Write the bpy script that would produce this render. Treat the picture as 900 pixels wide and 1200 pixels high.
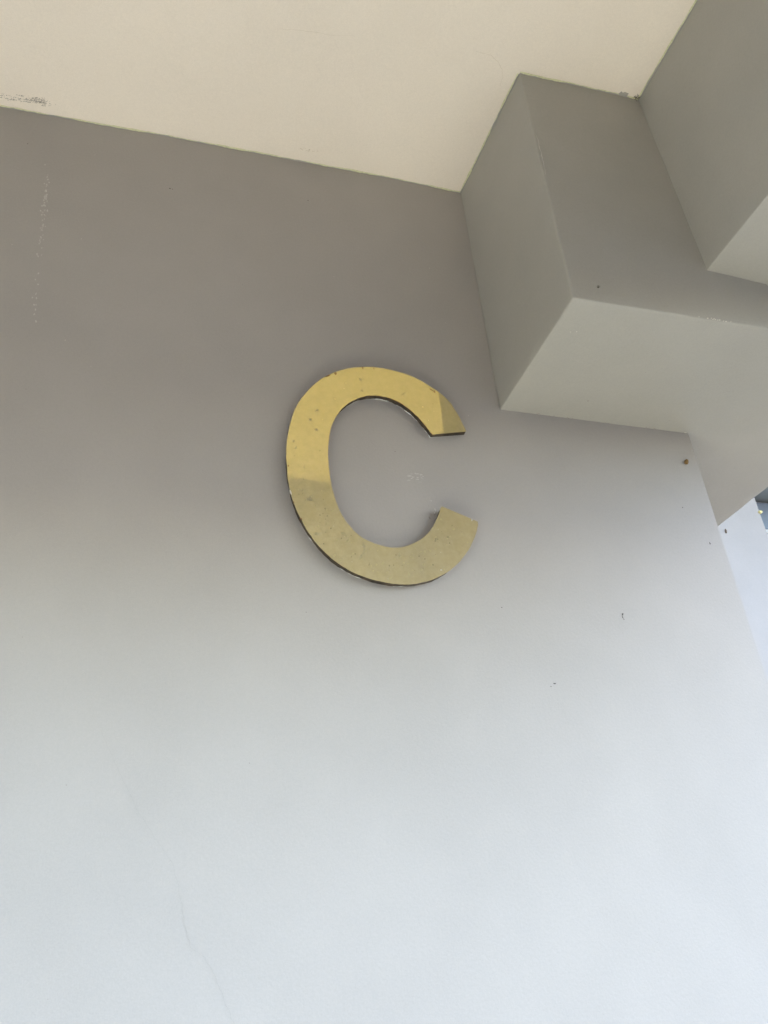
import bpy, bmesh, math, random
from mathutils import Vector, Matrix

random.seed(7)
scene = bpy.context.scene
for o in list(bpy.data.objects):
    bpy.data.objects.remove(o)

# ---------------------------------------------------------------- camera
EYE = 1.6
cam_data = bpy.data.cameras.new('camera')
cam = bpy.data.objects.new('camera', cam_data)
scene.collection.objects.link(cam)
scene.camera = cam
yaw, pitch, roll = (math.radians(a) for a in (19.206, 29.754, -5.499))
fwd = Vector((math.sin(yaw) * math.cos(pitch), math.cos(yaw) * math.cos(pitch), math.sin(pitch)))
right0 = Vector((math.cos(yaw), -math.sin(yaw), 0))
up0 = right0.cross(fwd)
right = math.cos(roll) * right0 + math.sin(roll) * up0
up = -math.sin(roll) * right0 + math.cos(roll) * up0
m = Matrix((right, up, -fwd)).transposed().to_4x4()
m.translation = (0, 0, EYE)
cam.matrix_world = m
cam_data.sensor_fit = 'VERTICAL'
cam_data.sensor_height = 36.0
cam_data.lens = 36.0 * 1000.0 / 1200.0
cam_data.clip_start = 0.02
cam_data.clip_end = 3000

# ---------------------------------------------------------------- sky, sun, exposure
SUN_EL, SUN_AZ = math.radians(44), math.radians(86)     # azimuth measured from +Y towards +X
world = bpy.data.worlds.new('World')
scene.world = world
world.use_nodes = True
wn = world.node_tree.nodes
sky = wn.new('ShaderNodeTexSky')
sky.sky_type = 'NISHITA'
sky.sun_disc = False
sky.sun_elevation = SUN_EL
sky.sun_rotation = SUN_AZ
sky.air_density = 1.0
sky.dust_density = 1.7
sky.ozone_density = 0.6
wn['Background'].inputs['Strength'].default_value = 0.15
world.node_tree.links.new(sky.outputs[0], wn['Background'].inputs['Color'])

sun_data = bpy.data.lights.new('sun', 'SUN')
sun_data.energy = 2.0
sun_data.angle = math.radians(0.5)
sun_data.color = (1.0, 0.93, 0.83)
sun = bpy.data.objects.new('sun', sun_data)
scene.collection.objects.link(sun)
sun_dir = Vector((math.sin(SUN_AZ) * math.cos(SUN_EL), math.cos(SUN_AZ) * math.cos(SUN_EL), math.sin(SUN_EL)))
sun.rotation_euler = sun_dir.to_track_quat('Z', 'Y').to_euler()
sun.location = sun_dir * 30

scene.view_settings.view_transform = 'Standard'
scene.view_settings.look = 'None'
scene.view_settings.gamma = 1.0
scene.view_settings.use_curve_mapping = False
scene.view_settings.exposure = 2.88
scene.render.engine = 'CYCLES'
scene.cycles.max_bounces = 14
scene.cycles.diffuse_bounces = 8
scene.cycles.use_denoising = True
scene.cycles.denoiser = 'OPENIMAGEDENOISE'
scene.cycles.denoising_prefilter = 'NONE'

# ---------------------------------------------------------------- helpers
def mesh_obj(name, verts, faces, mat, parent=None, origin=(0, 0, 0), smooth=False, mat_index=None):
    """One mesh object; verts are given in world metres, origin is the object's own origin."""
    o3 = Vector(origin)
    me = bpy.data.meshes.new(name)
    me.from_pydata([tuple(Vector(v) - o3) for v in verts], [], faces)
    for mm in (mat if isinstance(mat, (list, tuple)) else [mat]):
        me.materials.append(mm)
    if mat_index:
        for p, i in zip(me.polygons, mat_index):
            p.material_index = i
    bm = bmesh.new(); bm.from_mesh(me)
    bmesh.ops.recalc_face_normals(bm, faces=bm.faces)
    bm.to_mesh(me); bm.free()
    if smooth:
        for p in me.polygons:
            p.use_smooth = True
    ob = bpy.data.objects.new(name, me)
    scene.collection.objects.link(ob)
    ob.location = o3
    if parent is not None:
        ob.parent = parent
        ob.location = o3 - parent_world(parent)
    return ob

def parent_world(p):
    v = Vector(p.location)
    return v + parent_world(p.parent) if p.parent else v

def tag(o, label=None, cat=None, group=None, kind=None):
    if label: o['label'] = label
    if cat: o['category'] = cat
    if group: o['group'] = group
    if kind: o['kind'] = kind
    return o

HEX = [(0, 1, 2, 3), (4, 5, 6, 7), (0, 1, 5, 4), (1, 2, 6, 5), (2, 3, 7, 6), (3, 0, 4, 7)]

def hexa(name, b, t, mat, origin, bevel=0.004, seg=3, cuts=0):
    """Eight-corner block: b and t are the four bottom and top corners (same order)."""
    me = bpy.data.meshes.new(name)
    bm = bmesh.new()
    o3 = Vector(origin)
    vs = [bm.verts.new(Vector(v) - o3) for v in list(b) + list(t)]
    for f in HEX:
        bm.faces.new([vs[i] for i in f])
    bmesh.ops.recalc_face_normals(bm, faces=bm.faces)
    if bevel:
        bmesh.ops.bevel(bm, geom=list(bm.edges), offset=bevel, segments=seg, profile=0.5, affect='EDGES')
    bm.to_mesh(me); bm.free()
    me.materials.append(mat)
    for p in me.polygons:
        p.use_smooth = bevel > 0
    ob = bpy.data.objects.new(name, me)
    scene.collection.objects.link(ob)
    ob.location = o3
    if not bevel:
        return ob
    wn_ = ob.modifiers.new('weighted', 'WEIGHTED_NORMAL')
    wn_.keep_sharp = False
    wn_.weight = 100
    return ob

def box(name, x0, x1, y0, y1, z0, z1, mat, bevel=0.004):
    b = [(x0, y0, z0), (x1, y0, z0), (x1, y1, z0), (x0, y1, z0)]
    t = [(x, y, z1) for x, y, _ in b]
    return hexa(name, b, t, mat, ((x0 + x1) / 2, (y0 + y1) / 2, z0), bevel)

def node(nt, typ, **kw):
    n = nt.nodes.new(typ)
    for k, v in kw.items():
        if k in n.inputs: n.inputs[k].default_value = v
        else: setattr(n, k, v)
    return n

def math_node(nt, op, a, b=None):
    n = nt.nodes.new('ShaderNodeMath'); n.operation = op
    for i, v in enumerate((a, b)):
        if v is None: continue
        if isinstance(v, (int, float)): n.inputs[i].default_value = v
        else: nt.links.new(v, n.inputs[i])
    return n.outputs[0]

def noise(nt, vec, scale, detail=3.0, rough=0.55):
    n = node(nt, 'ShaderNodeTexNoise', Scale=scale, Detail=detail, Roughness=rough)
    nt.links.new(vec, n.inputs['Vector'])
    return n.outputs['Fac']

def ramp(nt, fac, lo, hi, a=0.0, b=1.0):
    n = nt.nodes.new('ShaderNodeMapRange')
    n.inputs['From Min'].default_value = lo; n.inputs['From Max'].default_value = hi
    n.inputs['To Min'].default_value = a; n.inputs['To Max'].default_value = b
    nt.links.new(fac, n.inputs['Value'])
    return n.outputs[0]

def mix_color(nt, fac, a, b):
    n = nt.nodes.new('ShaderNodeMix'); n.data_type = 'RGBA'
    if isinstance(fac, (int, float)): n.inputs[0].default_value = fac
    else: nt.links.new(fac, n.inputs[0])
    for sock, v in ((n.inputs[6], a), (n.inputs[7], b)):
        if isinstance(v, tuple): sock.default_value = (*v, 1)
        else: nt.links.new(v, sock)
    return n.outputs[2]

def paint(name, col, rough=0.55, mottle=0.05, grain=0.035, bump=0.10, stain=(0.5, 0.48, 0.44), spec=0.35):
    """Emulsion paint on plaster: faint cloudy wear, fine grain, trowel undulation and roller stipple."""
    mt = bpy.data.materials.new(name); mt.use_nodes = True
    nt = mt.node_tree; bs = nt.nodes['Principled BSDF']
    pos = nt.nodes.new('ShaderNodeNewGeometry').outputs['Position']
    n1 = noise(nt, pos, 2.3, 2, 0.6)
    n2 = noise(nt, pos, 14, 2, 0.6)
    n3 = noise(nt, pos, 750, 1, 0.6)
    n4 = noise(nt, pos, 260, 1, 0.6)
    v = math_node(nt, 'ADD', ramp(nt, n1, 0.3, 0.7, -mottle, mottle), ramp(nt, n2, 0.3, 0.7, -mottle * 0.4, mottle * 0.4))
    v = math_node(nt, 'ADD', v, ramp(nt, n3, 0.25, 0.75, -grain, grain))
    v = math_node(nt, 'ADD', v, ramp(nt, n4, 0.25, 0.75, -grain * 0.5, grain * 0.5))
    v = math_node(nt, 'ADD', v, 1.0)
    hsv = nt.nodes.new('ShaderNodeHueSaturation')
    dirt = ramp(nt, noise(nt, pos, 5.1, 3, 0.65), 0.56, 0.80, 0.0, 0.05)
    c = mix_color(nt, dirt, tuple(col), tuple(col[i] * stain[i] * 1.6 for i in range(3)))
    nt.links.new(c, hsv.inputs['Color']); nt.links.new(v, hsv.inputs['Value'])
    nt.links.new(hsv.outputs[0], bs.inputs['Base Color'])
    bs.inputs['Roughness'].default_value = rough
    bs.inputs['Specular IOR Level'].default_value = spec
    b1 = node(nt, 'ShaderNodeBump', Strength=bump, Distance=0.0012)
    nt.links.new(noise(nt, pos, 330, 1, 0.5), b1.inputs['Height'])
    b2 = node(nt, 'ShaderNodeBump', Strength=0.35, Distance=0.006)
    nt.links.new(noise(nt, pos, 7, 1, 0.5), b2.inputs['Height'])
    nt.links.new(b2.outputs[0], b1.inputs['Normal'])
    nt.links.new(b1.outputs[0], bs.inputs['Normal'])
    return mt

def simple(name, col, rough=0.6, metal=0.0, var=0.25, scale=300, spec=0.4):
    mt = bpy.data.materials.new(name); mt.use_nodes = True
    nt = mt.node_tree; bs = nt.nodes['Principled BSDF']
    pos = nt.nodes.new('ShaderNodeNewGeometry').outputs['Position']
    f = ramp(nt, noise(nt, pos, scale, 2, 0.6), 0.3, 0.7)
    c = mix_color(nt, f, tuple(x * (1 - var) for x in col), tuple(min(1, x * (1 + var)) for x in col))
    nt.links.new(c, bs.inputs['Base Color'])
    bs.inputs['Roughness'].default_value = rough
    bs.inputs['Metallic'].default_value = metal
    bs.inputs['Specular IOR Level'].default_value = spec
    return mt

# ---------------------------------------------------------------- materials
GREY = (0.415, 0.389, 0.365)
M_grey = paint('grey wall paint', GREY, rough=0.5)
M_beam = paint('grey beam paint', (0.412, 0.396, 0.360), rough=0.5)
M_cream = paint('cream ceiling paint', (0.89, 0.805, 0.72), rough=0.6, mottle=0.03, grain=0.03, bump=0.15)
M_white = paint('white exterior paint', (0.74, 0.745, 0.745), rough=0.6, mottle=0.03)
M_fascia = paint('pale grey edge beam paint', (0.62, 0.62, 0.61), rough=0.6, mottle=0.03)
M_yellow = simple('pale yellow undercoat', (0.72, 0.70, 0.46), 0.6, var=0.12)
M_pale = simple('bare filler', (0.74, 0.71, 0.64), 0.7, var=0.12)
M_palegrey = simple('chalky scuff', (0.56, 0.545, 0.515), 0.7, var=0.1)
M_dark = simple('dark grime', (0.10, 0.09, 0.085), 0.8)
M_smudge = simple('rubbed grey grime', (0.34, 0.30, 0.27), 0.8, var=0.3, scale=900)
M_crack = simple('hairline crack', (0.35, 0.335, 0.315), 0.8, var=0.1)
M_ccrack = simple('ceiling hairline crack', (0.66, 0.58, 0.48), 0.8, var=0.1)
M_mud = simple('brown cocoon', (0.22, 0.13, 0.04), 0.6, var=0.5, scale=500)
M_mud2 = simple('dusty brown pupa', (0.17, 0.13, 0.09), 0.6, var=0.5, scale=600)
M_web = simple('dusty cobweb', (0.20, 0.19, 0.16), 0.9, var=0.3, scale=900)
M_lemon = simple('pale yellow cocoon', (0.80, 0.72, 0.34), 0.5, var=0.1)
M_nail = simple('dull steel', (0.45, 0.43, 0.40), 0.35, 1.0)
M_core = simple('black letter core', (0.055, 0.042, 0.030), 0.45, var=0.6, scale=120)
M_rim = simple('copper brown cut edge', (0.30, 0.15, 0.055), 0.4, 0.4, var=0.5, scale=200)

def brass():
    mt = bpy.data.materials.new('worn polished brass'); mt.use_nodes = True
    nt = mt.node_tree; bs = nt.nodes['Principled BSDF']
    pos = nt.nodes.new('ShaderNodeNewGeometry').outputs['Position']
    cloud = ramp(nt, noise(nt, pos, 30, 3, 0.6), 0.35, 0.68)
    fine = ramp(nt, noise(nt, pos, 160, 3, 0.65), 0.30, 0.72)
    sep = nt.nodes.new('ShaderNodeSeparateXYZ'); nt.links.new(pos, sep.inputs[0])
    # tarnish film, thickened downwards so colour stands in for the lower bowl's brighter reflection
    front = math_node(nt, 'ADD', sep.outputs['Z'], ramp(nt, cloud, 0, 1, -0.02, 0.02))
    tarn_sheen = ramp(nt, front, 2.19, 2.03)
    clean = mix_color(nt, cloud, (0.90, 0.73, 0.21), (0.87, 0.705, 0.195))
    nt.links.new(clean, bs.inputs['Base Color'])
    bs.inputs['Metallic'].default_value = 1.0
    nt.links.new(ramp(nt, cloud, 0, 1, 0.02, 0.045), bs.inputs['Roughness'])
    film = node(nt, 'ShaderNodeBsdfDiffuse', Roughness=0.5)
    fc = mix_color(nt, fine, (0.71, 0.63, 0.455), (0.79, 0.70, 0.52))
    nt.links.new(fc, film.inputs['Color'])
    amt = ramp(nt, tarn_sheen, 0, 1, 0.29, 0.40)
    amt = math_node(nt, 'ADD', amt, math_node(nt, 'MULTIPLY', ramp(nt, fine, 0, 1, -0.02, 0.02), ramp(nt, tarn_sheen, 0, 1, 0.3, 1.0)))
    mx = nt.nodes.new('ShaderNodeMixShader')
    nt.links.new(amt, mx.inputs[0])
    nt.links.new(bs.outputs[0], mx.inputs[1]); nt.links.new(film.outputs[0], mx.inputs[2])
    nt.links.new(mx.outputs[0], nt.nodes['Material Output'].inputs['Surface'])
    return mt
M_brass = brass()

def clear_acrylic():
    mt = bpy.data.materials.new('clear acrylic backing'); mt.use_nodes = True
    bs = mt.node_tree.nodes['Principled BSDF']
    bs.inputs['Base Color'].default_value = (0.88, 0.89, 0.87, 1)
    bs.inputs['Roughness'].default_value = 0.12
    bs.inputs['Transmission Weight'].default_value = 0.12
    bs.inputs['IOR'].default_value = 1.49
    return mt
M_clear = clear_acrylic()

def paving(name, col, s, joint):
    mt = bpy.data.materials.new(name); mt.use_nodes = True
    nt = mt.node_tree; bs = nt.nodes['Principled BSDF']
    pos = nt.nodes.new('ShaderNodeNewGeometry').outputs['Position']
    br = node(nt, 'ShaderNodeTexBrick', offset=0.0)
    br.inputs['Scale'].default_value = s
    br.inputs['Mortar Size'].default_value = 0.012
    br.inputs['Brick Width'].default_value = 0.5
    br.inputs['Row Height'].default_value = 0.5
    br.inputs['Color1'].default_value = (*col, 1)
    br.inputs['Color2'].default_value = (*[c * 0.92 for c in col], 1)
    br.inputs['Mortar'].default_value = (*joint, 1)
    nt.links.new(pos, br.inputs['Vector'])
    c = mix_color(nt, ramp(nt, noise(nt, pos, 3, 6, 0.6), 0.3, 0.7, 0, 0.25), br.outputs['Color'], tuple(c * 0.7 for c in col))
    nt.links.new(c, bs.inputs['Base Color'])
    bs.inputs['Roughness'].default_value = 0.75
    return mt
M_ground = paving('concrete paving', (0.40, 0.385, 0.36), 0.8, (0.2, 0.18, 0.15))
M_asphalt = simple('asphalt', (0.042, 0.042, 0.042), 0.9, var=0.3, scale=20)
M_floor = paving('porch floor tile', (0.75, 0.735, 0.56), 1.6, (0.22, 0.2, 0.17))

# ---------------------------------------------------------------- ground
g = mesh_obj('ground', [(-1500, -1500, 0), (1500, -1500, 0), (1500, 1500, 0), (-1500, 1500, 0)], [(0, 1, 2, 3)], M_asphalt)
tag(g, kind='structure')
p = box('path', -12, 1.0, -0.45, -0.304, 0.004, 0.06, M_ground, 0.01)
tag(p, kind='structure')
f = box('porch_floor', -6, 0.95, -0.30, 0.795, 0.004, 0.12, M_floor, 0.01)
tag(f, kind='structure')

# ---------------------------------------------------------------- porch ceiling (an uneven plastered slab)
WALL_Y = 0.8
ROOF_X0, ROOF_X1, ROOF_Y0, ROOF_Y1 = -6.0, 0.9536, -0.14, 4.0
GX = [-6.0, -0.6, -0.2, -0.07, 0.006, 0.20, 0.33, 0.45, 0.62, 0.9536]
ZW = [2.662, 2.662, 2.6632, 2.6650, 2.6676, 2.6690, 2.6700, 2.6676, 2.667, 2.667]   # height along the wall
ZF = [2.664, 2.664, 2.665, 2.666, 2.667, 2.667, 2.6645, 2.6612, 2.666, 2.667]       # height along the beam's front

def lin(xs, ys, x):
    if x <= xs[0]: return ys[0]
    for i in range(len(xs) - 1):
        if x <= xs[i + 1]:
            t = (x - xs[i]) / (xs[i + 1] - xs[i]); t = t * t * (3 - 2 * t)
            return ys[i] * (1 - t) + ys[i + 1] * t
    return ys[-1]

def ceil_z(x, y):
    t = min(1, max(0, (WALL_Y - y) / (WALL_Y - 0.594)))
    far = min(1, max(0, (0.594 - y) / 0.4))
    z = lin(GX, ZW, x) * (1 - t) + lin(GX, ZF, x) * t
    return z * (1 - far) + 2.6665 * far

def make_ceiling():
    xs = sorted(set([ROOF_X0 + i * 0.5 for i in range(11)] + [-0.6 + i * 0.0225 for i in range(69)] + [ROOF_X1]))
    xs = [x for x in xs if x <= ROOF_X1]
    ys = [ROOF_Y0, -0.1, 0.1] + [0.15 + i * 0.025 for i in range(27)] + [1.2, ROOF_Y1]
    V, F = [], []
    for y in ys:
        for x in xs:
            V.append((x, y, ceil_z(x, y)))
    nx, ny = len(xs), len(ys)
    for j in range(ny - 1):
        for i in range(nx - 1):
            F.append((j * nx + i, j * nx + i + 1, (j + 1) * nx + i + 1, (j + 1) * nx + i))
    base = len(V)
    V += [(xs[0], ys[0], 2.86), (xs[-1], ys[0], 2.86), (xs[-1], ys[-1], 2.86), (xs[0], ys[-1], 2.86)]
    F.append((base, base + 1, base + 2, base + 3))
    F.append(tuple(range(nx)) + (base + 1, base))
    F.append(tuple((ny - 1) * nx + i for i in range(nx)) + (base + 2, base + 3))
    F.append(tuple(j * nx for j in range(ny)) + (base + 3, base))
    F.append(tuple(j * nx + nx - 1 for j in range(ny)) + (base + 2, base + 1))
    o = mesh_obj('ceiling', V, F, M_cream, origin=(0, 0.8, 2.66))
    for p in o.data.polygons:
        p.use_smooth = p.index < (nx - 1) * (ny - 1)
    return o
ceiling = make_ceiling()
tag(ceiling, 'cream painted porch ceiling above the grey wall and the beams', 'ceiling')

# ---------------------------------------------------------------- wall and beams
wall = hexa('wall',
            [(-6, WALL_Y, 0), (0.7415, WALL_Y, 0), (0.7415, 4.0, 0), (-6, 4.0, 0)],
            [(-6, WALL_Y, 2.70), (0.735, WALL_Y, 2.70), (0.735, 4.0, 2.70), (-6, 4.0, 2.70)],
            M_grey, (0, WALL_Y, 0), 0.0)
tag(wall, 'large grey painted wall behind the brass letter', 'wall')

def loft(name, sections, mat, origin, bevel):
    """Quads through four-corner cross sections; only real arrises are rounded."""
    me = bpy.data.meshes.new(name); bm = bmesh.new(); o3 = Vector(origin)
    R_ = [[bm.verts.new(Vector(v) - o3) for v in sec] for sec in sections]
    for r0, r1 in zip(R_, R_[1:]):
        for i in range(4):
            j = (i + 1) % 4
            bm.faces.new((r0[i], r0[j], r1[j], r1[i]))
    bm.faces.new(R_[0]); bm.faces.new(R_[-1])
    bmesh.ops.recalc_face_normals(bm, faces=bm.faces)
    ed = [e for e in bm.edges if e.calc_face_angle(0) > 0.5]
    bmesh.ops.bevel(bm, geom=ed, offset=bevel, segments=3, profile=0.5, affect='EDGES')
    bm.to_mesh(me); bm.free(); me.materials.append(mat)
    for p in me.polygons: p.use_smooth = True
    ob = bpy.data.objects.new(name, me); scene.collection.objects.link(ob); ob.location = o3
    return ob

def plaster_waves(ob, strength=0.0016, levels=5):
    """Hand-plastered faces: never quite flat, arrises never quite straight."""
    for m_ in list(ob.modifiers): ob.modifiers.remove(m_)
    sb = ob.modifiers.new('subdivide', 'SUBSURF'); sb.subdivision_type = 'SIMPLE'
    sb.levels = sb.render_levels = levels
    tx = bpy.data.textures.new('plaster waves', 'CLOUDS'); tx.noise_scale = 0.055; tx.noise_depth = 1; tx.noise_basis = 'IMPROVED_PERLIN'
    d_ = ob.modifiers.new('waves', 'DISPLACE'); d_.texture = tx; d_.strength = strength; d_.mid_level = 0.5
    d_.texture_coords = 'LOCAL'
beam1 = loft('beam',      # each section: bottom left, bottom right, top right, top left
             [[(0.4497, 0.5930, 2.2512), (0.9536, 0.5900, 2.2500), (0.9520, 0.5940, 2.70), (0.4590, 0.5945, 2.70)],
              [(0.4511, 0.8000, 2.2526), (0.9536, 0.8000, 2.2465), (0.9520, 0.8000, 2.70), (0.4540, 0.8000, 2.70)],
              [(0.4515, 1.0500, 2.2526), (0.9536, 1.0500, 2.2470), (0.9520, 1.0500, 2.70), (0.4530, 1.0500, 2.70)],
              [(0.4515, 1.5000, 2.2526), (0.9536, 1.5000, 2.2480), (0.9520, 1.5000, 2.70), (0.4530, 1.5000, 2.70)]],
             M_beam, (0.7, 0.6, 2.25), 0.0022)
plaster_waves(beam1)
tag(beam1, 'deep grey beam jutting from the wall right of the letter', 'beam')

beam2 = hexa('beam',
             [(0.6495, -0.06, 2.337), (0.953, -0.06, 2.312), (0.953, 0.62, 2.310), (0.6495, 0.62, 2.3352)],
             [(0.6425, -0.06, 2.70), (0.951, -0.06, 2.70), (0.951, 0.62, 2.70), (0.6425, 0.62, 2.70)],
             M_beam, (0.8, 0.3, 2.31), 0.0015)
plaster_waves(beam2)
tag(beam2, 'shallower grey beam in the upper right corner, running towards the viewer', 'beam')

beam3 = box('beam', -5.99, 0.952, -0.13, -0.064, 2.11, 2.70, M_fascia, 0.005)
tag(beam3, 'grey edge beam opposite the wall, mirrored in the lower brass letter', 'beam')

# ---------------------------------------------------------------- neighbouring white pier and far building
pier = box('wall', 1.05, 1.6, 1.575, 1.95, 0.0, 3.02, M_grey, 0.002)
tag(pier, 'bright white wall end seen past the grey wall at the right edge', 'wall')

far = bpy.data.objects.new('building', None); scene.collection.objects.link(far)
far.location = (7.5, 6.4, 0)
tag(far, 'distant building with dark soffit and bluish pane beyond the white wall', 'building')
def child_box(name, x0, x1, y0, y1, z0, z1, mat, parent):
    o = box(name, x0, x1, y0, y1, z0, z1, mat, 0.01)
    w = Vector(o.location); o.parent = parent; o.location = w - parent_world(parent)
    return o
child_box('sky_blocker', 0.97, 3.4, 0.92, 1.9, 3.023, 3.2, M_grey, pier)  # added unseen slab that cuts the sky light falling on the pier
def fbox(name, x0, x1, y0, y1, z0, z1, mat, parent=far):
    o = box(name, x0, x1, y0, y1, z0, z1, mat, 0.01)
    w = Vector(o.location); o.parent = parent; o.location = w - parent_world(parent)
    return o
M_soffit = paint('dark grey soffit paint', (0.25, 0.27, 0.26), rough=0.6)
M_glass = simple('blue window glass', (0.30, 0.36, 0.45), 0.08, var=0.05, scale=3, spec=0.8)
fbox('wall', 5.0, 10.0, 6.40, 7.5, 0.0, 9.0, M_white)
fbox('soffit', 4.9, 10.1, 5.2, 6.397, 5.93, 6.3, M_soffit)
win = fbox('window', 5.9, 7.4, 6.34, 6.398, 5.55, 5.92, M_white)
fbox('pane', 5.93, 7.37, 6.33, 6.336, 5.58, 5.90, M_glass, win)

# ---------------------------------------------------------------- letter C
OUT = [(392.5, 2204.7), (383.1, 2230.8), (374.6, 2248.0), (366.2, 2257.6), (357.0, 2264.6), (346.3, 2271.7), (332.9, 2278.9), (316.5, 2284.2), (298.7, 2287.0), (280.1, 2287.3), (261.6, 2284.8), (245.3, 2279.8), (230.8, 2272.6), (217.8, 2263.6), (205.2, 2251.7), (193.0, 2236.1), (182.8, 2218.6), (175.6, 2200.7), (170.9, 2182.5), (168.0, 2164.7), (166.6, 2147.9), (166.4, 2130.2), (167.4, 2111.7), (169.6, 2094.8), (173.4, 2079.6), (179.2, 2063.9), (186.8, 2048.0), (196.2, 2033.1), (207.3, 2020.2), (219.8, 2009.6), (233.5, 2001.4), (247.7, 1995.8), (261.6, 1992.2), (274.7, 1990.2), (288.4, 1989.8), (303.3, 1991.3), (318.2, 1995.3), (332.2, 2001.5), (346.0, 2010.5), (359.3, 2022.4), (370.5, 2035.8), (378.8, 2049.1), (384.6, 2061.7), (389.0, 2073.8)]
INN = [(346.5, 2090.8), (342.6, 2081.4), (338.1, 2071.6), (332.3, 2061.8), (324.6, 2052.5), (314.7, 2044.0), (303.5, 2037.4), (291.9, 2033.4), (280.1, 2032.2), (267.8, 2033.8), (254.9, 2038.1), (242.7, 2045.6), (232.2, 2057.1), (224.0, 2071.8), (218.5, 2088.8), (215.1, 2107.0), (213.3, 2124.9), (212.9, 2143.0), (213.8, 2161.0), (216.3, 2178.1), (220.6, 2193.9), (227.2, 2208.3), (236.2, 2221.1), (247.5, 2232.0), (260.1, 2239.9), (273.4, 2244.2), (286.1, 2245.1), (297.7, 2243.3), (309.0, 2238.7), (319.7, 2231.3), (329.0, 2222.0), (336.6, 2212.1), (342.5, 2202.8), (347.4, 2194.8)]

def spline(pts, n):
    """n points spaced evenly along the Catmull-Rom curve through pts."""
    P = [Vector(p) / 1000 for p in pts]
    P = [2 * P[0] - P[1]] + P + [2 * P[-1] - P[-2]]
    fine = []
    for i in range(1, len(P) - 2):
        for k in range(12):
            t = k / 12
            fine.append(0.5 * ((2 * P[i]) + (P[i + 1] - P[i - 1]) * t + (2 * P[i - 1] - 5 * P[i] + 4 * P[i + 1] - P[i + 2]) * t * t
                               + (3 * P[i] - P[i - 1] - 3 * P[i + 1] + P[i + 2]) * t ** 3))
    fine.append(P[-2])
    acc = [0]
    for a, b in zip(fine, fine[1:]): acc.append(acc[-1] + (b - a).length)
    out, j = [], 0
    for k in range(n):
        s = acc[-1] * k / (n - 1)
        while j < len(acc) - 2 and acc[j + 1] < s: j += 1
        t = (s - acc[j]) / max(1e-9, acc[j + 1] - acc[j])
        out.append(fine[j].lerp(fine[j + 1], t))
    return out

NS = 240
Oc = spline(OUT, NS)
Ic = list(reversed(spline(INN, NS)))      # both run from the upper terminal round to the lower one
letter = bpy.data.objects.new('letter', None); scene.collection.objects.link(letter)
letter.location = (0.28, WALL_Y, 1.99)
tag(letter, 'brass letter C sign with dark edge mounted on the grey wall', 'letter')

def ring(grow, y, wob=0.0, seed=0):
    """Closed outline of the C, offset outwards by grow, at depth y."""
    rnd = random.Random(seed)
    ph = [rnd.uniform(0, 6.28) for _ in range(6)]
    loop = Oc + list(reversed(Ic))
    n = len(loop); res = []
    for i, p in enumerate(loop):
        a, b = loop[i - 1], loop[(i + 1) % n]
        t = (b - a)
        if t.length < 1e-9: t = Vector((1, 0))
        t.normalize()
        nrm = Vector((-t.y, t.x))
        w = wob * (math.sin(i * 0.31 + ph[0]) + 0.7 * math.sin(i * 0.83 + ph[1]) + 0.5 * math.sin(i * 1.9 + ph[2]))
        q = p - nrm * (-(grow + w))
        res.append((q.x, y, q.y))
    return res

def letter_part(name, layers, mat, cap_front=True, idx=None):
    """layers: (grow, y, wobble, seed) from the wall outwards; caps are strips across the stroke."""
    V, F, MI = [], [], []
    n = 2 * NS
    for (gr, y, wb, sd) in layers:
        V += ring(gr, y, wb, sd)
    for l in range(len(layers) - 1):
        for i in range(n):
            j = (i + 1) % n
            F.append((l * n + i, l * n + j, (l + 1) * n + j, (l + 1) * n + i)); MI.append(1 if idx else 0)
    for base in (0, (len(layers) - 1) * n):
        for i in range(NS - 1):
            F.append((base + i, base + i + 1, base + n - 2 - i, base + n - 1 - i)); MI.append(0)
    return mesh_obj(name, V, F, mat, letter, (0.28, WALL_Y, 1.99), mat_index=MI)

# a front-to-back stack: clear backing, black core, brass plate
letter_part('backing', [(0.0014, WALL_Y - 0.0001, 0.0005, 3), (0.0016, WALL_Y - 0.0024, 0.0005, 3)], M_clear)
letter_part('core', [(-0.0002, WALL_Y - 0.0025, 0.00025, 5), (-0.0002, WALL_Y - 0.0080, 0.00025, 5)], M_core)
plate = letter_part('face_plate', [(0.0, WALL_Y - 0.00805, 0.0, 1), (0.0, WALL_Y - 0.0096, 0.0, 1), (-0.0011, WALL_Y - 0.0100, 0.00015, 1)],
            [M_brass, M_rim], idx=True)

# ---------------------------------------------------------------- small marks: each a thin, slightly raised flake on its surface
def to_world(plane, a, b, h):
    """plane 'wall': a = x, b = z, h = out of the wall; 'ceiling': a = x, b = y, h = down."""
    if plane == 'wall': return (a, WALL_Y - h, b)
    if plane == 'front': return (a, 0.5937 - h, b)
    if plane == 'under': return (a, b, 2.2500 - (a - 0.45) * 0.009 - h)
    if plane == 'pier': return (a, 1.575 - h, b)
    return (a, b, ceil_z(a, b) - h)

def flake_geo(V, F, plane, a, b, ra, rb, ang, h, n=7, rnd=random):
    base = len(V)
    ca, sa = math.cos(ang), math.sin(ang)
    for i in range(n):
        t = 2 * math.pi * i / n
        r = rnd.uniform(0.6, 1.15)
        x, y = ra * r * math.cos(t), rb * r * math.sin(t)
        V.append(to_world(plane, a + x * ca - y * sa, b + x * sa + y * ca, h * 0.5))
    V.append(to_world(plane, a, b, h))
    for i in range(n):
        F.append((base + i, base + (i + 1) % n, base + n))

def flakes(name, plane, spots, mat, parent, h=0.0004):
    V, F = [], []
    for (a, b, ra, rb, ang) in spots:
        flake_geo(V, F, plane, a, b, ra, rb, ang, h)
    return mesh_obj(name, V, F, mat, parent, V[-1])

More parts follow.
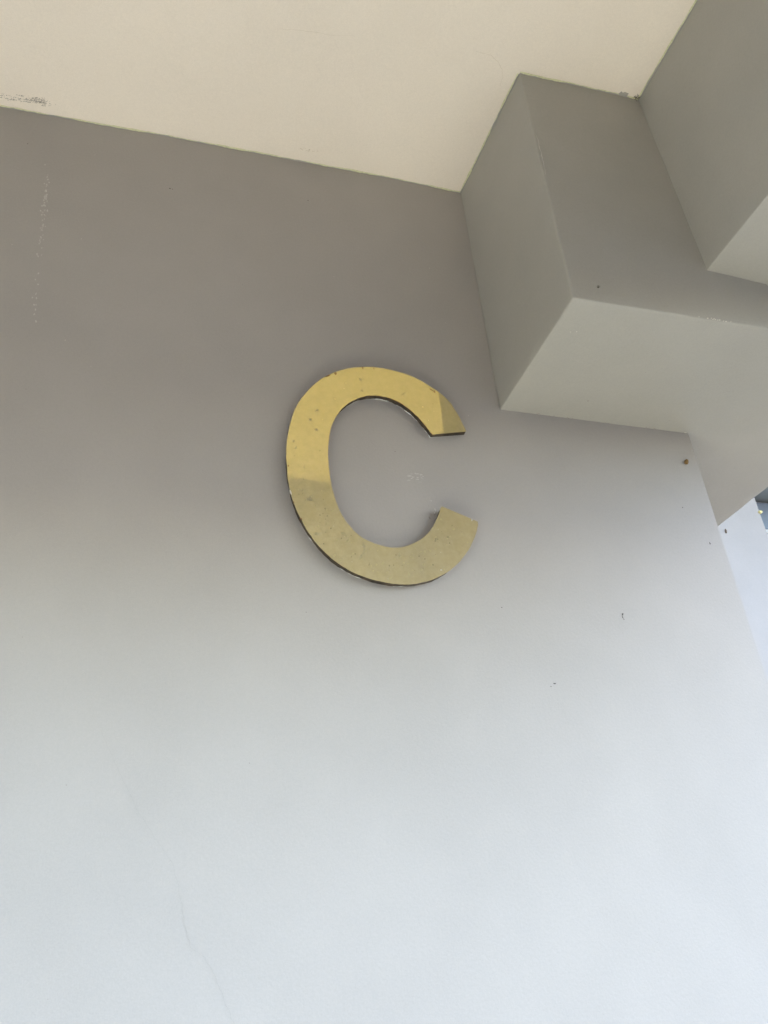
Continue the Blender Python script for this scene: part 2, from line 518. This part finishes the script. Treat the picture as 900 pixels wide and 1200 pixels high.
def ribbon(name, plane, pts, widths, mat, parent, h=0.0003, wob=0.0006, sub=7):
    """A narrow uneven line on a surface."""
    P = [Vector(p) for p in pts]
    line = []
    for i in range(len(P) - 1):
        for k in range(sub):
            t = k / sub
            q = P[i].lerp(P[i + 1], t)
            line.append((q + Vector((random.uniform(-wob, wob), random.uniform(-wob, wob))), (i + t) / (len(P) - 1)))
    line.append((P[-1], 1.0))
    V, F = [], []
    for i, (p, s) in enumerate(line):
        a = line[max(0, i - 1)][0]; b = line[min(len(line) - 1, i + 1)][0]
        t = (b - a); t.normalize(); nrm = Vector((-t.y, t.x))
        k = s * (len(widths) - 1); i0 = min(int(k), len(widths) - 2); w = widths[i0] + (widths[i0 + 1] - widths[i0]) * (k - i0)
        w *= random.uniform(0.7, 1.3)
        for sgn in (-1, 1):
            q = p + nrm * sgn * w / 2
            V.append(to_world(plane, q.x, q.y, h))
    for i in range(len(line) - 1):
        F.append((2 * i, 2 * i + 1, 2 * i + 3, 2 * i + 2))
    return mesh_obj(name, V, F, mat, parent, V[0])

# hairline crack low on the wall
CR = [(-0.022, 1.8609), (-0.0118, 1.8349), (0.0001, 1.8126), (0.0102, 1.7915), (0.0273, 1.7598), (0.042, 1.7382), (0.0579, 1.7175), (0.0661, 1.6849), (0.0711, 1.6601), (0.0748, 1.6523), (0.0846, 1.6453), (0.0917, 1.6355), (0.0988, 1.6196), (0.1044, 1.6071), (0.11, 1.5948), (0.1141, 1.5799), (0.125, 1.55)]
tag(ribbon('crack', 'wall', CR, [0.00005, 0.00013, 0.00010, 0.00018, 0.00012, 0.00019, 0.00012], M_crack, wall), 'thin wandering hairline crack')
ribbon('crack', 'ceiling', [(0.3885, 0.5802), (0.41, 0.5800), (0.4238, 0.5861), (0.4330, 0.5940), (0.4381, 0.6049), (0.4395, 0.618)], [0.0002, 0.0004, 0.0002], M_ccrack, ceiling)
ribbon('crack', 'ceiling', [(0.13, 0.615), (0.16, 0.609), (0.20, 0.606), (0.23, 0.600)], [0.0001, 0.0003, 0.0001], M_ccrack, ceiling)

# pale dribble on the left of the wall
sp = []
for i in range(120):
    t = random.random() ** 0.8
    z = 2.585 - 0.285 * t
    x = -0.1325 + 0.013 * t + random.gauss(0, 0.0016)
    dens = math.exp(-((z - 2.50) / 0.05) ** 2) + 0.35 * math.exp(-((z - 2.41) / 0.03) ** 2) + 0.18
    if random.random() < dens:
        sp.append((x, z, random.uniform(0.0006, 0.0013), random.uniform(0.0008, 0.0024), random.uniform(-0.4, 0.4)))
flakes('paint_dribble', 'wall', sp, M_palegrey, wall)

# scuffs where something was rubbed, inside the letter
sp = []
for (x, z, n, s) in ((0.3180, 2.1395, 5, .004), (0.3235, 2.1340, 8, .005), (0.3290, 2.1400, 4, .003), (0.3205, 2.1320, 4, .004)):
    for i in range(n):
        sp.append((x + random.gauss(0, s), z + random.gauss(0, s * .6), random.uniform(0.0010, 0.0030), random.uniform(0.0004, 0.0008), random.uniform(-0.2, 0.5)))
sp.append((0.3381, 2.1043, 0.0013, 0.0012, 0))
sp += [(0.3420, 2.0915, 0.0012, 0.003, 0.2), (0.3405, 2.0880, 0.0008, 0.0016, 0)]
flakes('scuff', 'wall', sp, M_palegrey, wall)
# dirt rubbed in beside the lower terminal
sp = [(0.3355 + random.gauss(0, .003), 2.082 + random.gauss(0, .006), random.uniform(.0004, .0011), random.uniform(.0004, .0012), random.random()) for i in range(14)]
flakes('grime', 'wall', sp, M_smudge, wall)

# nicks along the brass edge: copper coloured where the polish has gone, pale where filler shows
M_chip = simple('brown chipped edge', (0.13, 0.06, 0.022), 0.5, var=0.4, scale=600)
def nick(x, z, a, b, an, mat):
    V, F = [], []
    flake_geo(V, F, 'wall', x, z, a * 1.7, b * 1.6, an, 0.0)
    V = [(vx, WALL_Y - 0.0103 if i == len(V) - 1 else WALL_Y - 0.01005, vz) for i, (vx, _, vz) in enumerate(V)]
    mesh_obj('nick', V, F, mat, plate, V[-1])
for (x, z, a, b, an, mt_) in ((0.2196, 2.2657, .0026, .0008, .5, M_chip), (0.2296, 2.2705, .0012, .0014, 0, M_chip), (0.2654, 2.2850, .0006, .0016, 0, M_chip), (0.2799, 2.2863, .0005, .0012, 0, M_chip), (0.3534, 2.2637, .0018, .0009, -.6, M_chip), (0.3577, 2.2609, .0009, .0016, 0, M_chip), (0.3821, 2.0768, .0006, .0014, -.2, M_palegrey), (0.1688, 2.0944, .0007, .0026, .25, M_palegrey), (0.1791, 2.0616, .0011, .0011, 0, M_chip), (0.1673, 2.1291, .0007, .0010, 0, M_chip), (0.3355, 2.0088, .0008, .0007, 0, M_palegrey), (0.1717, 2.0815, .0006, .0010, 0, M_chip)):
    nick(x, z, a, b, an, mt_)

# corrosion specks: dark pits mostly in the lower bowl, a few pale flecks
def face_specks(name, n, mat, low, size):
    V, F = [], []
    while n > 0:
        i = random.randrange(6, NS - 6); t = random.uniform(0.08, 0.92)
        p = Oc[i].lerp(Ic[i], t)
        if random.random() > (1.0 if p.y < 2.10 else low): continue
        if p.y < 2.10 and math.sin(p.x * 160) * math.sin(p.y * 140 + 1.0) < -0.15 and random.random() < 0.8: continue
        base = len(V); k = 6; ra = random.uniform(*size); rb = ra * random.uniform(0.45, 1.0); an = random.uniform(0.4, 1.5)
        for j in range(k):
            th = 2 * math.pi * j / k; r = random.uniform(0.7, 1.1)
            x, z = ra * r * math.cos(th), rb * r * math.sin(th)
            V.append((p.x + x * math.cos(an) - z * math.sin(an), WALL_Y - 0.01003, p.y + x * math.sin(an) + z * math.cos(an)))
        V.append((p.x, WALL_Y - 0.01012, p.y))
        F += [(base + j, base + (j + 1) % k, base + k) for j in range(k)]
        n -= 1
    return tag(mesh_obj(name, V, F, mat, plate, V[-1]), kind='stuff')
M_pit = simple('brass corrosion', (0.15, 0.125, 0.075), 0.6, var=0.3, scale=500)
M_pit2 = simple('faint brass tarnish', (0.33, 0.29, 0.18), 0.5, 0.2, var=0.2, scale=500)
face_specks('corrosion_pits', 46, M_pit, 0.035, (0.0007, 0.0014))
face_specks('tarnish_spots', 80, M_pit2, 0.06, (0.0012, 0.0028))
face_specks('bright_flecks', 8, M_palegrey, 0.3, (0.0003, 0.0006))

# single specks on the wall
for (x, z, a, b, an) in ((0.5609, 1.9690, .0011, .0022, -.5), (0.5600, 1.9655, .0007, .0018, .2), (0.5612, 1.9630, .0007, .0007, 0),
                         (0.4551, 1.8835, .0020, .0009, 0), (0.4500, 1.880, .0007, .0006, 0), (0.021, 2.5626, .0014, .0008, 0), (0.0245, 2.5622, .0008, .0007, 0),
                         (0.2102, 2.588, .0010, .0009, 0), (0.4069, 1.971, .0007, .0008, 0), (0.1830, 1.9560, .0004, .0006, .4),
                         (0.7156, 2.0738, .0012, .0022, -.3), (0.690, 2.125, .0009, .0012, .2), (0.30, 2.17, .0006, .0006, 0), (-0.16, 2.60, .0008, .0008, 0)):
    flakes('speck', 'wall', [(x, z, a, b, an)], M_dark, wall)
sp = [(random.uniform(-0.25, 0.70), random.uniform(1.6, 2.6), random.uniform(.0003, .0006), random.uniform(.0003, .0006), 0) for i in range(60)]
flakes('dust', 'wall', sp, M_smudge, wall, 0.0003)
sp = [(random.uniform(-0.2, 0.42), random.uniform(2.2, 2.62), random.uniform(.0004, .0007), random.uniform(.0004, .0007), 0) for i in range(9)]
flakes('paint_fleck', 'wall', sp, M_pale, wall, 0.0003)

# rubbed smudges on the ceiling
sp = []
for i in range(150):                                  # dense head of the rub mark
    x = -0.1520 + random.gauss(0, 0.0065); y = 0.7805 + (x + 0.15) * 0.10 + random.gauss(0, 0.0024)
    sp.append((x, y, random.uniform(.0004, .0014), random.uniform(.0002, .0005), random.uniform(-.9, .1)))
for i in range(34):                                   # fading streaks behind it
    x0 = -0.155 - 0.075 * random.random() ** 1.3; y0 = 0.7835 + random.gauss(0, 0.0026) + (x0 + 0.155) * -0.02
    for k in range(random.randint(3, 8)):
        sp.append((x0 - k * random.uniform(.0008, .0020), y0 + k * random.uniform(-.0002, .0005), random.uniform(.0004, .0013), random.uniform(.0002, .0005), random.uniform(-.4, .1)))
flakes('smudge', 'ceiling', sp, M_smudge, ceiling)
sp = [(0.1954 + 0.028 * random.random(), 0.779 + random.gauss(0, .0018), random.uniform(.0004, .0013), random.uniform(.0004, .0009), 0) for i in range(20)]
flakes('smudge', 'ceiling', sp, M_ccrack, ceiling)

# cutting-in lines: yellow undercoat and grey paint that strays onto the ceiling, ragged
def cut_in(name, run, mat, base, amp, h, seed, freq=1.0):
    """run: list of (x, y, nx, ny): points along the edge with the direction onto the ceiling."""
    rnd = random.Random(seed)
    ph = [rnd.uniform(0, 6.28) for _ in range(5)]
    V, F = [], []
    s = 0.0
    for i, (x, y, nx, ny) in enumerate(run):
        s = i * 0.0025 * freq
        w = base + amp * (0.45 * math.sin(s * 38 + ph[0]) + 0.35 * math.sin(s * 97 + ph[1]) + 0.25 * math.sin(s * 260 + ph[2]) + 0.25 * rnd.uniform(-1, 1))
        w = max(0.0001, w)
        V.append(to_world('ceiling', x - nx * 0.002, y - ny * 0.002, h))
        V.append(to_world('ceiling', x + nx * w, y + ny * w, h))
    for i in range(len(run) - 1):
        F.append((2 * i, 2 * i + 1, 2 * i + 3, 2 * i + 2))
    return mesh_obj(name, V, F, mat, ceiling, V[0])
def run_line(p, q, nx, ny, step=0.0025):
    p, q = Vector(p), Vector(q); n = int((q - p).length / step)
    return [(*p.lerp(q, i / n), nx, ny) for i in range(n + 1)]
runs = [run_line((-0.6, WALL_Y), (0.453, WALL_Y), 0, -1),
        run_line((0.4537, WALL_Y), (0.4582, 0.5945), -1, 0),
        run_line((0.4580, 0.5943), (0.643, 0.5941), 0, -1),
        run_line((0.6428, 0.594), (0.6428, 0.25), -1, 0)]
for k, r in enumerate(runs):
    tag(cut_in('undercoat_line', r, M_yellow, 0.0030, 0.0008, 0.00025, 20 + k))
    tag(cut_in('paint_edge', r, M_grey, 0.0014, 0.0012, 0.0006, 40 + k))
# blob of grey paint past the line near the inner corner of the two beams
flakes('paint_blob', 'ceiling', [(0.6180, 0.5915, 0.0075, 0.0050, 0.1), (0.6120, 0.5905, 0.003, 0.0035, 0)], M_grey, ceiling, 0.0009)

# caulk bead down the inner corners
def bead(name, p, q, r, mat, parent):
    p, q = Vector(p), Vector(q); V, F = [], []
    n, k = 40, 6
    ax = (q - p).normalized(); u = ax.orthogonal().normalized(); v = ax.cross(u)
    for i in range(n + 1):
        c = p.lerp(q, i / n); rr = r * random.uniform(0.75, 1.25)
        for j in range(k):
            t = 2 * math.pi * j / k
            V.append(c + u * rr * math.cos(t) + v * rr * math.sin(t))
    for i in range(n):
        for j in range(k):
            F.append((i * k + j, i * k + (j + 1) % k, (i + 1) * k + (j + 1) % k, (i + 1) * k + j))
    return mesh_obj(name, V, F, mat, parent, p, smooth=True)
bead('caulk_bead', (0.4532, 0.7995, 2.664), (0.4502, 0.7995, 2.256), 0.0007, M_beam, beam1)
bead('caulk_bead', (0.6428, 0.5938, 2.664), (0.6490, 0.5936, 2.338), 0.0005, M_beam, beam2)

# scratches and chips on the deep beam
ribbon('scratch', 'front', [(0.4580, 2.530), (0.4574, 2.505), (0.4568, 2.480), (0.4560, 2.455)], [0.0004, 0.0014, 0.0012, 0.0004], M_palegrey, beam1, 0.0016)
sp = [(0.640 + random.gauss(0, .014), 2.2518 + abs(random.gauss(0, .0008)), random.uniform(.0005, .0012), random.uniform(.0003, .0006), 0) for i in range(12)]
flakes('paint_fleck', 'front', sp, M_pale, beam1, 0.003)

# marks under the deep beam, mostly along its joint with the wall
sp = []
for x in (0.503, 0.520, 0.548, 0.607, 0.668, 0.676):
    for i in range(3):
        sp.append((x + random.gauss(0, .003), 0.7965 - abs(random.gauss(0, .0015)), random.uniform(.0006, .0016), random.uniform(.0004, .0008), random.uniform(-.3, .3)))
sp += [(0.600, 0.690, .0007, .0006, 0), (0.556, 0.757, .0022, .0008, 0), (0.690, 0.775, .0007, .0006, 0), (0.62, 0.66, .0005, .0005, 0)]
flakes('grime', 'under', sp, M_smudge, beam1, 0.0012)
flakes('paint_fleck', 'under', [(0.7290, 0.7965, .0024, .0008, 0), (0.478, 0.640, .0008, .0006, 0), (0.471, 0.642, .0006, .0006, 0)], M_pale, beam1, 0.0012)

# ---------------------------------------------------------------- tiny things stuck to the surfaces
def lump(name, c, r, mat, squash=(1, 1, 1), tilt=0.0, seed=0, label='', cat=''):
    bm = bmesh.new()
    bmesh.ops.create_icosphere(bm, subdivisions=3, radius=1.0)
    rnd = random.Random(seed); ph = [rnd.uniform(0, 6) for _ in range(4)]
    for v in bm.verts:
        n = v.co.normalized()
        k = 1 + 0.16 * math.sin(5 * n.x + ph[0]) * math.cos(4 * n.z + ph[1]) + 0.08 * math.sin(11 * n.y + ph[2]) + 0.08 * math.sin(9 * n.z + ph[3])
        v.co = Vector((n.x * squash[0], n.y * squash[1], n.z * squash[2])) * r * k
    bmesh.ops.rotate(bm, verts=bm.verts, cent=(0, 0, 0), matrix=Matrix.Rotation(tilt, 3, 'Y'))
    me = bpy.data.meshes.new(name); bm.to_mesh(me); bm.free()
    for p in me.polygons: p.use_smooth = True
    me.materials.append(mat)
    o = bpy.data.objects.new(name, me); scene.collection.objects.link(o); o.location = c
    return tag(o, label, cat)
lump('cocoon', (0.7168, WALL_Y - 0.002, 2.1985), 0.0030, M_mud, (0.9, 0.9, 1.25), 0.5, 1,
     'tiny golden brown cocoon stuck near the top right corner of the grey wall', 'cocoon')
lump('pupa', (1.4690, 1.5735, 2.5720), 0.0040, M_mud2, (0.6, 0.7, 1.6), 0.1, 2,
     'tiny dark brown pupa on the bright white wall end', 'pupa')
lump('cocoon', (1.5995, 1.5730, 2.640), 0.0048, M_lemon, (1.2, 0.9, 0.9), 0.0, 3,
     'tiny pale yellow cocoon on the outer edge of the white wall', 'cocoon')

def cobweb():
    bm = bmesh.new()
    rnd = random.Random(4)
    c = Vector((0.6360, 0.590, 2.6645))
    for i in range(26):
        p = Vector((rnd.gauss(0, .0025), rnd.gauss(0, .0016), -abs(rnd.gauss(0, .0015))))
        d = Vector((rnd.gauss(0, 1), rnd.gauss(0, 1), rnd.gauss(0, .5))).normalized() * rnd.uniform(.0015, .004)
        u = d.orthogonal().normalized() * rnd.uniform(.0002, .0006); w = d.cross(u).normalized() * u.length
        a = [bm.verts.new(p + x) for x in (u, w, -u, -w)]
        b = [bm.verts.new(p + d + x * 0.3) for x in (u, w, -u, -w)]
        for j in range(4):
            bm.faces.new((a[j], a[(j + 1) % 4], b[(j + 1) % 4], b[j]))
        bm.faces.new(a); bm.faces.new(b)
    me = bpy.data.meshes.new('cobweb'); bm.to_mesh(me); bm.free(); me.materials.append(M_web)
    o = bpy.data.objects.new('cobweb', me); scene.collection.objects.link(o); o.location = c
    return tag(o, 'small dusty cobweb clump where the two beams meet the ceiling', 'cobweb')
cobweb()

def nail():
    root = bpy.data.objects.new('nail', None); scene.collection.objects.link(root)
    root.location = (0.4858, 0.5935, 2.2743)
    tag(root, 'tiny nail head just above the lower edge of the deep beam', 'nail')
    for nm, r, y0, y1, mat in (('shank', 0.0007, 0.002, -0.0022, M_dark), ('head', 0.0014, -0.0022, -0.0030, M_nail)):
        V, F = [], []
        for y in (y0, y1):
            for i in range(12):
                t = 2 * math.pi * i / 12
                V.append((0.4858 + r * math.cos(t), 0.5935 + y, 2.2743 + r * math.sin(t)))
        F = [(i, (i + 1) % 12, 12 + (i + 1) % 12, 12 + i) for i in range(12)] + [tuple(range(12)), tuple(range(12, 24))]
        mesh_obj(nm, V, F, mat, root, root.location)
nail()
